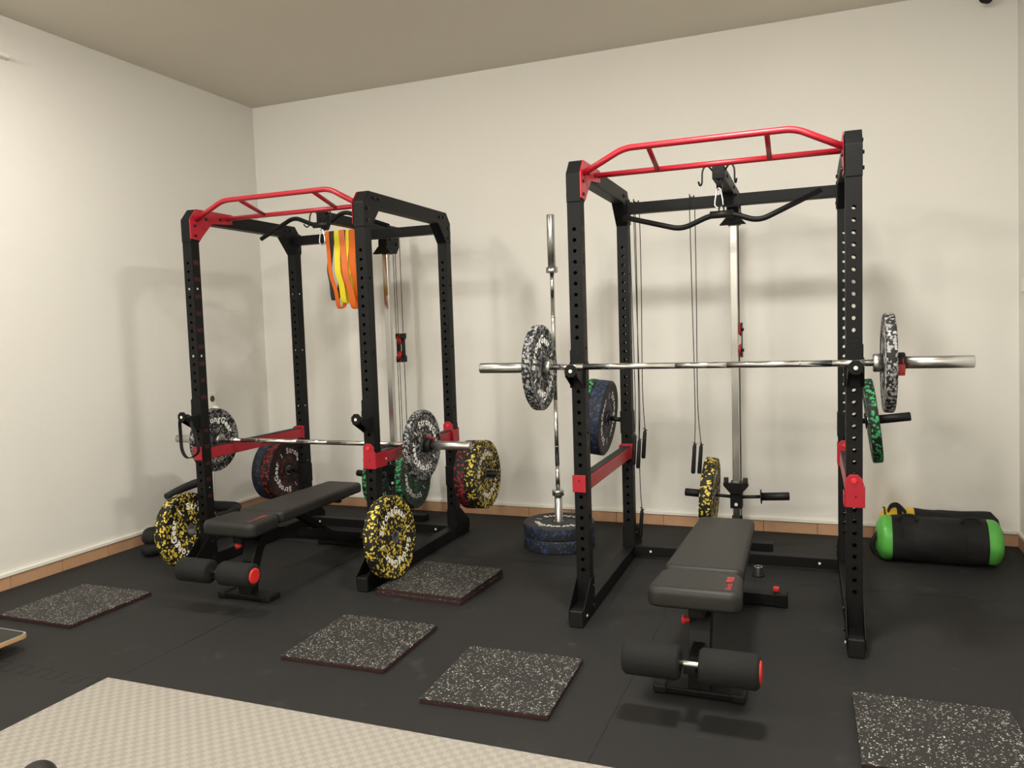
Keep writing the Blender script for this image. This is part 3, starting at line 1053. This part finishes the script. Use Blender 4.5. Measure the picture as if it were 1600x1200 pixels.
def make_bench(label):
    root = thing('weight_bench', (0, 0, 0), label, 'bench', group='weight benches')
    MB().pad(rrect(-0.167, 0.167, -0.097, 0.152, 0.042, 0.012), 0.364, 0.440, 0.026).build('seat', M['vinyl'], root)
    seat = root.children[-1]
    tx = MB()
    line_text(tx, 'Bench', 0.030, lambda x, y: (0.128 - y, -0.065 + x, 0.4432), bold=0.0)
    line_text(tx, '900', 0.036, lambda x, y: (0.128 - y, 0.018 + x, 0.4432), bold=0.03)
    tx.build('lettering', M['redprint'], seat, fix=False)
    MB().pad(rrect(-0.150, 0.150, 0.163, 1.000, 0.034, 0.020), 0.382, 0.443, 0.020).build('backrest', M['vinyl'], root)
    br = root.children[-1]
    bf = MB()
    for x in (-0.05, 0.035): bf.box(x, x + 0.015, 0.14, 0.92, 0.352, 0.394)
    bf.box(-0.05, 0.05, 0.86, 0.89, 0.36, 0.394)
    bf.build('back_frame', M['black'], br, 0.002)
    MB().box(-0.015, 0.02, 0.885, 0.92, 0.325, 0.372).build('handle_post', M['plastic'], br, 0.003)
    # bent spine with the front post
    path = fillet([(0.045, 0.02), (0.060, 0.15), (0.14, 0.315), (0.32, 0.288), (1.09, 0.055)], 0.10, 8)
    P = [(p[0], p[1]) for p in path]
    up, dn = [], []
    for i, p in enumerate(P):
        a = Vector(P[max(i - 1, 0)]); b = Vector(P[min(i + 1, len(P) - 1)])
        d = (b - a).normalized(); n = Vector((-d.y, d.x)) * 0.032
        up.append((p[0] + n.x, p[1] + n.y)); dn.append((p[0] - n.x, p[1] - n.y))
    sp = MB(); k = len(P); hw = 0.040
    vs = [(-hw, *p) for p in up] + [(hw, *p) for p in up] + [(-hw, *p) for p in dn] + [(hw, *p) for p in dn]
    fs = []
    for i in range(k - 1):
        fs += [(i, i + 1, k + i + 1, k + i), (2 * k + i, 3 * k + i, 3 * k + i + 1, 2 * k + i + 1),
               (i, 2 * k + i, 2 * k + i + 1, i + 1), (k + i, k + i + 1, 3 * k + i + 1, 3 * k + i)]
    fs += [(0, k, 3 * k, 2 * k), (k - 1, 3 * k - 1, 4 * k - 1, 2 * k - 1)]
    sp.add(vs, fs, False)
    spine = sp.build('spine', M['black'], root, 0.003)
    MB().box(-0.028, 0.028, -0.02, 0.14, 0.31, 0.390).build('seat_post', M['black'], root, 0.003)
    MB().box(-0.05, 0.05, -0.06, 0.12, 0.372, 0.390).build('seat_frame', M['black'], root, 0.003)
    ad = MB()
    for x in (-0.030, 0.022):
        ad.prism([(0.40, 0.392), (0.45, 0.392), (0.82, 0.16), (0.80, 0.13)], 0, x, x + 0.008)
    ad.build('support_strut', M['black'], root, 0.001)
    ld = MB()
    for x in (-0.044, 0.036):
        ld.prism([(0.42, 0.24), (0.82, 0.12), (0.84, 0.15), (0.78, 0.185), (0.77, 0.168), (0.70, 0.21), (0.69, 0.193), (0.60, 0.238), (0.59, 0.22), (0.43, 0.29)], 0, x, x + 0.008)
    ld.build('notched_ladder', M['black'], root, 0.001)
    # feet
    ft = MB(); ft.box(-0.125, 0.125, 0.0, 0.10, 0.003, 0.030)
    fto = ft.build('front_foot', M['black'], root, 0.006)
    for s in (-1, 1):
        MB().box(*sorted((s * 0.115, s * 0.168)), -0.004, 0.104, 0.0, 0.036).build('foot_cap', M['plastic'], fto, 0.010, 3)
    MB().box(-0.23, 0.23, 1.05, 1.11, 0.006, 0.062).build('rear_foot', M['black'], root, 0.003)
    rf = root.children[-1]
    for s in (-1, 1):
        MB().box(*sorted((s * 0.215, s * 0.272)), 1.046, 1.114, 0, 0.067).build('foot_cap', M['black'], rf, 0.006)
    MB().box(0.205, 0.232, 1.085, 1.108, 0.066, 0.088).build('catch', M['redp'], rf, 0.004)
    # leg rollers
    MB().cyl((-0.20, -0.175, 0.205), (0.20, -0.175, 0.205), 0.0115, 16).build('roller_axle', M['chrome'], root)
    MB().box(-0.022, 0.022, -0.186, 0.06, 0.170, 0.1965).build('roller_arm', M['black'], root, 0.003)
    for s in (-1, 1):
        a, b = s * 0.034, s * 0.232
        n = [(a, 0.040), (a, 0.052), (a + s * 0.010, 0.060), (b - s * 0.012, 0.060), (b, 0.050), (b, 0.036)]
        mb = MB(); mb.tube([(q[0], -0.175, 0.205) for q in n], [q[1] for q in n], 28)
        ro = mb.build('foam_roller', M['foam'], root)
        cp = MB(); q = 1 if s > 0 else 0.15
        cp.tube([(b - s * 0.002, -0.175, 0.205), (b + s * q * 0.004, -0.175, 0.205), (b + s * q * 0.007, -0.175, 0.205)], [0.040, 0.039, 0.030], 28)
        cp.build('end_cap', M['redp'], ro)
    kn = MB(); kn.tube([(-0.035, 0.05, 0.275), (-0.048, 0.05, 0.275), (-0.052, 0.05, 0.275), (-0.062, 0.05, 0.275)], [0.008, 0.010, 0.018, 0.016], 16)
    kn.build('adjusting_knob', M['redp'], root)
    return root


benchR = make_bench('flat black bench with leg rollers inside the rack by the right wall')
benchR.location = (3.889, -2.50, 0)
benchL = copy_tree(benchR)
benchL['label'] = 'flat black bench with leg rollers below the low barbell, near the left wall'
benchL.location = (1.470, -2.11, 0)

# ------------------------------------------------------------------ floor tiles and mats


def rubber_tile(x, y, z, rz, label, first=[None]):
    if first[0] is None:
        root = thing('rubber_tile', (x, y, z), label, 'floor tile', rz, 'loose rubber tiles')
        h = 0.25
        MB().box(-h, h, -h, h, 0, 0.016).build('underside', M['tile_side'], root, 0.002)
        MB().box(-h, h, -h, h, 0.016, 0.0205).build('surface', M['tile'], root, 0.001)
        first[0] = root
        return root
    o = copy_tree(first[0]); o['label'] = label; o.location = (x, y, z); o.rotation_euler = (0, 0, rz)
    return o


rubber_tile(2.402, -2.425, 0, R(1), 'grey flecked rubber tile lying between the tile stack and the pale mat')
rubber_tile(3.158, -2.590, 0, R(2), 'grey flecked rubber tile lying alone, second from the bench by the right wall')
rubber_tile(0.672, -2.442, 0, R(0), 'grey flecked rubber tile on the floor beside the wooden board')
rubber_tile(2.385, -1.600, 0, R(-3), 'rubber tile lying under another tile, bottom of the stack of two')
rubber_tile(2.385, -1.597, 0.0205, R(-2.5), 'rubber tile on top of another tile, with the yellow plate standing on it')
rubber_tile(4.672, -2.560, 0, R(1.2), 'grey flecked rubber tile in front of the right wall, cut by the picture edge')
MB().box(1.587, 4.587, -5.60, -3.058, 0, 0.012).build('foam_mat', M['mat'], None, 0.004)
tag(bpy.data.objects['foam_mat'], 'large pale grey foam mat with woven emboss in the foreground', 'mat')

bb = thing('balance_board', (0.757, -3.22, 0), 'wooden board with black top and rounded corner beside the rubber tile', 'board')
dk = MB(); dk.prism(rrect(-0.20, 0.20, -0.30, 0.30, 0.035), 2, 0.055, 0.074); dk.build('deck', M['ply'], bb, 0.003)
dk = MB(); dk.prism(rrect(-0.199, 0.199, -0.299, 0.299, 0.034), 2, 0.074, 0.0755); dk.build('rim', M['greyrim'], bb)
dk = MB(); dk.prism(rrect(-0.190, 0.190, -0.290, 0.290, 0.028), 2, 0.0755, 0.0768); dk.build('grip_surface', M['rubber'], bb)
dk = MB(); dk.box(-0.12, 0.12, -0.22, 0.22, 0, 0.055); dk.build('base_block', M['plastic'], bb, 0.01)

# dark dumbbell head at the foot of the picture
db = thing('dumbbell', (2.197, -3.822, 0.012), 'dark round dumbbell end on the pale mat at the picture bottom', 'dumbbell', R(146))
mb = MB(); mb.cyl((-0.06, 0, 0.055), (0.06, 0, 0.055), 0.015, 16); mb.build('handle', M['knurl'], db)
for s in (-1, 1):
    mb = MB(); mb.tube([(s * 0.06, 0, 0.055), (s * 0.066, 0, 0.055), (s * 0.125, 0, 0.055), (s * 0.132, 0, 0.055)], [0.045, 0.054, 0.054, 0.043], 28)
    mb.build('head', M['vinyl'], db)

# ------------------------------------------------------------------ sand bags


def sandbag(loc, label, rad, half, ends, dark_from, rz=0.0):
    root = thing('sandbag', loc, label, 'sandbag', rz, 'sandbags')
    m = Matrix.Translation((0, 0, rad)) @ Matrix.Rotation(PI / 2, 4, 'Y')
    a0, a1 = dark_from

    def prof(x):   # radius along the bag
        t = abs(x) / half
        return rad * (1 - 0.03 * (x * 7 % 1)) * (1 - max(0, (t - 0.84) / 0.16) ** 2.6 * 0.36)

    def part(name, mat, xs, extra=0.0):
        mb = MB()
        pr = [(max(0.002, prof(x) + extra), x) for x in xs]
        mb.lathe(pr, 40, m)
        o = mb.build(name, mat, root)
        # soft dents
        rng = random.Random(int(abs(loc[0] * 1000)) + len(name))
        for v in o.data.vertices:
            an = math.atan2(v.co.z - rad, v.co.y)
            d = 0.0035 * math.sin(an * 3 + v.co.x * 14) + 0.002 * math.sin(an * 7 - v.co.x * 31)
            k = 1 + d / rad
            v.co.y *= k; v.co.z = max(0.0, rad + (v.co.z - rad) * k)
        return o
    N = lambda a, b, n: [a + (b - a) * i / n for i in range(n + 1)]
    part('sleeve', M['nylon'], N(a0, a1, 12), 0.003)
    if a0 > -half + 0.01: part('end_section', ends, [-half] + N(-half + 0.001, a0 + 0.004, 10))
    if a1 < half - 0.01: part('end_section', ends, N(a1 - 0.004, half - 0.001, 10) + [half])

    def cap(x):
        mb = MB(); mb.lathe([(0.001, x - 0.004 * (1 if x < 0 else -1)), (prof(x) + .001, x)], 32, m)
        return mb.build('end_disc', ends if abs(x) == half else M['nylon'], root)
    cap(-half); cap(half)
    return root


sb1 = sandbag((4.918, -0.46, 0), 'black sandbag with green ends on the floor by the right wall', 0.126, 0.310, M['greenv'], (-0.235, 0.235))
for x in (-0.155, 0.155):
    pts = [(x, -0.126 * math.cos(a) * 1.035, 0.126 + 0.126 * math.sin(a) * 1.035) for a in [R(-10 + 9 * k) for k in range(6)]]
    MB().ribbon(pts, 0.05, 0.006, (1, 0, 0)).build('strap', M['nylon'], sb1)
    mb = MB(); mb.tube(smooth_path([(x - 0.045, -0.06, 0.245), (x - 0.03, -0.055, 0.268), (x + 0.03, -0.05, 0.268), (x + 0.045, -0.06, 0.245)], 5), 0.009, 10); mb.build('handle', M['nylon'], sb1)
sg = MB(); sg.tube(smooth_path([(-0.30, -0.03, 0.16), (-0.335, -0.05, 0.10), (-0.315, -0.05, 0.04), (-0.24, -0.05, 0.012)], 6), 0.014, 10); sg.build('pull_strap', M['nylon'], sb1)
sb2 = sandbag((4.950, -0.195, 0), 'black sandbag with one yellow end, lying behind the green-ended one', 0.118, 0.310, M['yellowv'], (-0.125, 0.310))
mb = MB(); mb.ribbon(smooth_path([(-0.27, -0.05, 0.215), (-0.255, -0.05, 0.255), (-0.225, -0.05, 0.268), (-0.20, -0.05, 0.255), (-0.17, -0.06, 0.222)], 6), 0.030, 0.006, (0, 0.5, 0.87)); mb.build('handle', M['nylon'], sb2)
mb = MB()
for x in (-0.205, -0.285):
    mb.ribbon([(x, -0.118 * math.cos(a) * 1.02, 0.118 + 0.118 * math.sin(a) * 1.02) for a in [R(10 + 10 * k) for k in range(12)]], 0.026 if x > -.25 else 0.008, 0.004, (1, 0, 0))
mb.build('strap', M['nylon'], sb2)

# ------------------------------------------------------------------ battle rope by the left wall
br = thing('battle_rope', (0.30, -1.20, 0), 'thick black coiled rope behind the yellow plate, along the left wall', 'rope')
pts = []
for k in range(34):
    a = R(-100) + 2 * PI * k / 22
    rr = 1 + 0.08 * math.sin(k * 1.7) - (0.06 if k > 22 else 0)
    pts.append((-0.02 + 0.155 * rr * math.cos(a), 0.02 + 0.40 * rr * math.sin(a), 0.040 + 0.070 * (k / 22)))
pts += [(-0.13, 0.18, 0.21), (-0.14, 0.235, 0.27), (-0.145, 0.245, 0.32)]
rp = MB(); sp_ = smooth_path(pts, 4)
rp.tube(sp_, [0.040 + 0.003 * math.sin(i * 1.3) for i in range(len(sp_))], 14); rp.build('rope_body', M['nylon'], br)
hd = MB(); q = smooth_path([(-0.145, 0.245, 0.32), (-0.155, 0.21, 0.352), (-0.165, 0.12, 0.345), (-0.175, 0.03, 0.330), (-0.182, -0.065, 0.308)], 8)
hd.tube(q, [0.034 - 0.012 * i / (len(q) - 1) + 0.0018 * (i % 2) for i in range(len(q))], 14); hd.build('handle', M['rubber'], br)

# ------------------------------------------------------------------ resistance bands on the rear crossbeam


def band(u, wd, bottom, mat, label, sway=0.0, vfront=0.985, yaw=0.0, t=0.0045, gap=0.10, top=2.092):
    root = thing('resistance_band', local(ML, u, 1.03, bottom), label, 'exercise band', group='resistance bands')
    vb = 1.075
    L = []
    mid = top - (top - bottom) * 0.55
    front = [(0, vfront + 0.002, top - 0.01), (sway * 0.2, vfront - 0.004, top - 0.12), (sway * 0.6 - 0.008, vfront - 0.006, mid), (sway * 0.9 + 0.006, vfront + 0.006, bottom + 0.12), (sway, vfront + 0.03, bottom + 0.02)]
    botm = [(sway * 1.05 + 0.006, 1.03, bottom)]
    back = [(sway * 0.9 + gap * 0.3, vb - 0.02, bottom + 0.03), (sway * 0.7 + gap * 0.4, vb + 0.004, bottom + 0.14), (sway * 0.4 + gap * 0.25, vb + 0.004, mid), (gap * 0.1, vb, top - 0.12), (0, vb, top - 0.01)]
    topp = [(0, vb - 0.02, top + 0.002), (0, vfront + 0.02, top + 0.002)]
    seq = front + botm + back + topp
    base = root.location
    P = [local(ML, u + a, b, c) - base for a, b, c in seq]
    path = smooth_path(P, 6, True); path.append(path[0])
    side = Vector((math.cos(yaw), math.sin(yaw), 0))
    MB().ribbon(path, wd, t, side).build('latex_loop', mat, root)
    return root


band(0.348, 0.030, 1.565, M['lorange'], 'orange exercise band, first on the crossbeam from the left wall side', 0.045, gap=0.09, vfront=0.978)
band(0.380, 0.038, 1.625, M['lblack'], 'black exercise band hanging between orange and yellow ones', -0.030, gap=0.04)
band(0.428, 0.044, 1.600, M['lyellow'], 'yellow exercise band, the wider one, hanging next to a black band', 0.012, vfront=0.976, gap=0.02)
band(0.468, 0.040, 1.560, M['lorange'], 'orange exercise band hanging between two yellow bands', 0.050, vfront=0.972, gap=-0.02, yaw=0.3)
band(0.507, 0.026, 1.660, M['lyellow'], 'yellow exercise band, the narrower one, hanging next to an orange band', -0.015, vfront=0.982, gap=-0.03)
band(0.540, 0.050, 1.640, M['lorange'], 'broad orange exercise band hanging nearest the front rack post', 0.012, gap=0.03)

# ------------------------------------------------------------------ jump ropes over the rear crossbeam


def jump_rope(u, zf, zb, label, sag=0.0):
    root = thing('jump_rope', local(MR, u, 0.985, zf), label, 'jump rope', group='jump ropes')
    base = root.location
    seq = [(0.0, 0.975, zf), (0.004, 0.985, zf + 0.25), (-0.006, 0.992, 1.70), (-0.01, 0.994, 2.07), (-0.008, 1.01, 2.088), (0.0, 1.05, 2.088), (0.008, 1.066, 2.06), (0.010, 1.07, 1.60), (sag * 0.3, 1.075, zb + 0.28), (sag, 1.085, zb + 0.02)]
    P = [local(MR, u + a, b, c) - base for a, b, c in seq]
    MB().tube(smooth_path(P, 6), 0.0024, 8).build('cord', M['plastic'], root)
    for p, tl in ((P[0], (0.010, 0)), (P[-1], (0.012, 0))):
        d = Vector((-tl[0], -0.01, -0.17))
        h = MB(); h.tube([p + Vector((0, 0, 0.012)), p, p + d * 0.1, p + d * 0.95, p + d], [0.003, 0.006, 0.0105, 0.0125, 0.010], 14)
        h.build('handle', M['plastic'], root)
        e = MB(); e.cyl(p + Vector((-0.012, 0, 0.012)), p + Vector((0.014, 0, -0.004)), 0.0035, 8); e.build('cord_clip', M['chrome'], root)


jump_rope(0.428, 0.70, 0.66, 'thin jump rope hanging alone over the crossbeam, nearer the steel rail', 0.022)
jump_rope(0.112, 0.72, 0.74, 'jump rope hanging beside the rear rack post, with higher handles', 0.012)
jump_rope(0.086, 0.74, 0.26, 'jump rope hanging beside the rear rack post, one handle near the floor', 0.01)

# lifting strap over the empty hook
ls = thing('lifting_strap', local(ML, 0.03, -0.10, 0.93), 'narrow black strap looped over an empty bar hook near the left wall', 'strap')
seq = [(0.03, -0.075, 0.940), (0.018, -0.10, 0.935), (0.000, -0.105, 0.905), (-0.006, -0.10, 0.82), (-0.002, -0.10, 0.735), (0.03, -0.098, 0.688), (0.075, -0.09, 0.697), (0.108, -0.085, 0.735), (0.085, -0.085, 0.83), (0.05, -0.085, 0.92)]
MB().ribbon([*smooth_path([local(ML, *p) - ls.location for p in seq], 6, True)], 0.020, 0.004, (0.25, 0.97, 0)).build('webbing', M['nylon'], ls)

# black end cup standing on the floor behind the bench
kc = thing('floor_cup', (3.993, -0.975, 0), 'small black cup-shaped stand on the floor between bench foot and base crossbeam', 'stand')
MB().lathe([(0.001, 0), (0.032, 0), (0.032, 0.006), (0.026, 0.012), (0.021, 0.014), (0.023, 0.05), (0.017, 0.05), (0.016, 0.02), (0.001, 0.02)], 28).build('cup', M['plastic'], kc)
MB().lathe([(0.0165, 0.0505), (0.0235, 0.0505), (0.0235, 0.0525), (0.0165, 0.0525)], 28, closed=True).build('rim', M['sleeve'], kc)

# ------------------------------------------------------------------ small wall fittings
so = thing('wall_socket', (0.0, -0.655, 0.86), 'white electrical socket with a plug on the left wall behind the low barbell', 'socket')
MB().box(0, 0.010, -0.042, 0.042, -0.045, 0.115).build('face_plate', M['white'], so, 0.004)
m = Matrix.Translation((0.010, 0.0, 0.068)) @ Matrix.Rotation(PI / 2, 4, 'Y')
MB().lathe([(0.001, 0.002), (0.021, 0.0022), (0.022, 0.003), (0.024, 0.001)], 24, m).build('outlet', M['socket'], so)
MB().tube([(0.01, 0, 0.0), (0.05, 0, -0.004), (0.06, 0.004, -0.02)], [0.020, 0.018, 0.012], 16).build('plug', M['white'], so)
MB().tube(smooth_path([(0.058, 0.004, -0.02), (0.045, -0.02, -0.12), (0.025, -0.05, -0.3), (0.022, -0.055, -0.765)], 6), 0.004, 8).build('power_cord', M['white'], so)
wb = MB(); wb.box(0.0, 0.045, -2.62, -2.118, 3.005, 3.028)
wbo = wb.build('wall_bracket', M['white'], None, 0.003)
tag(wbo, 'white bracket high on the left wall near the ceiling', 'bracket')
ws = thing('wall_spotlight', (5.20, -0.0, 3.192), 'small dark spotlight high on the back wall by the right corner', 'spotlight')
MB().cyl((0, 0.0, 0.0), (0, -0.02, 0.0), 0.03, 20).build('mount', M['plastic'], ws)
MB().cyl((0, -0.02, 0.0), (0, -0.07, -0.01), 0.008, 12).build('arm', M['plastic'], ws)
MB().tube([(0, -0.07, 0.015), (0, -0.085, -0.02), (0, -0.095, -0.048), (0, -0.097, -0.052)], [0.014, 0.022, 0.024, 0.020], 20).build('lamp_head', M['plastic'], ws)
sw = MB(); sw.box(XR - 0.010, XR + 0.004, -0.20, -0.118, 1.50, 1.58)
swo = sw.build('light_switch', M['white'], None, 0.003)
tag(swo, 'white switch plate on the right wall close to the corner', 'switch')
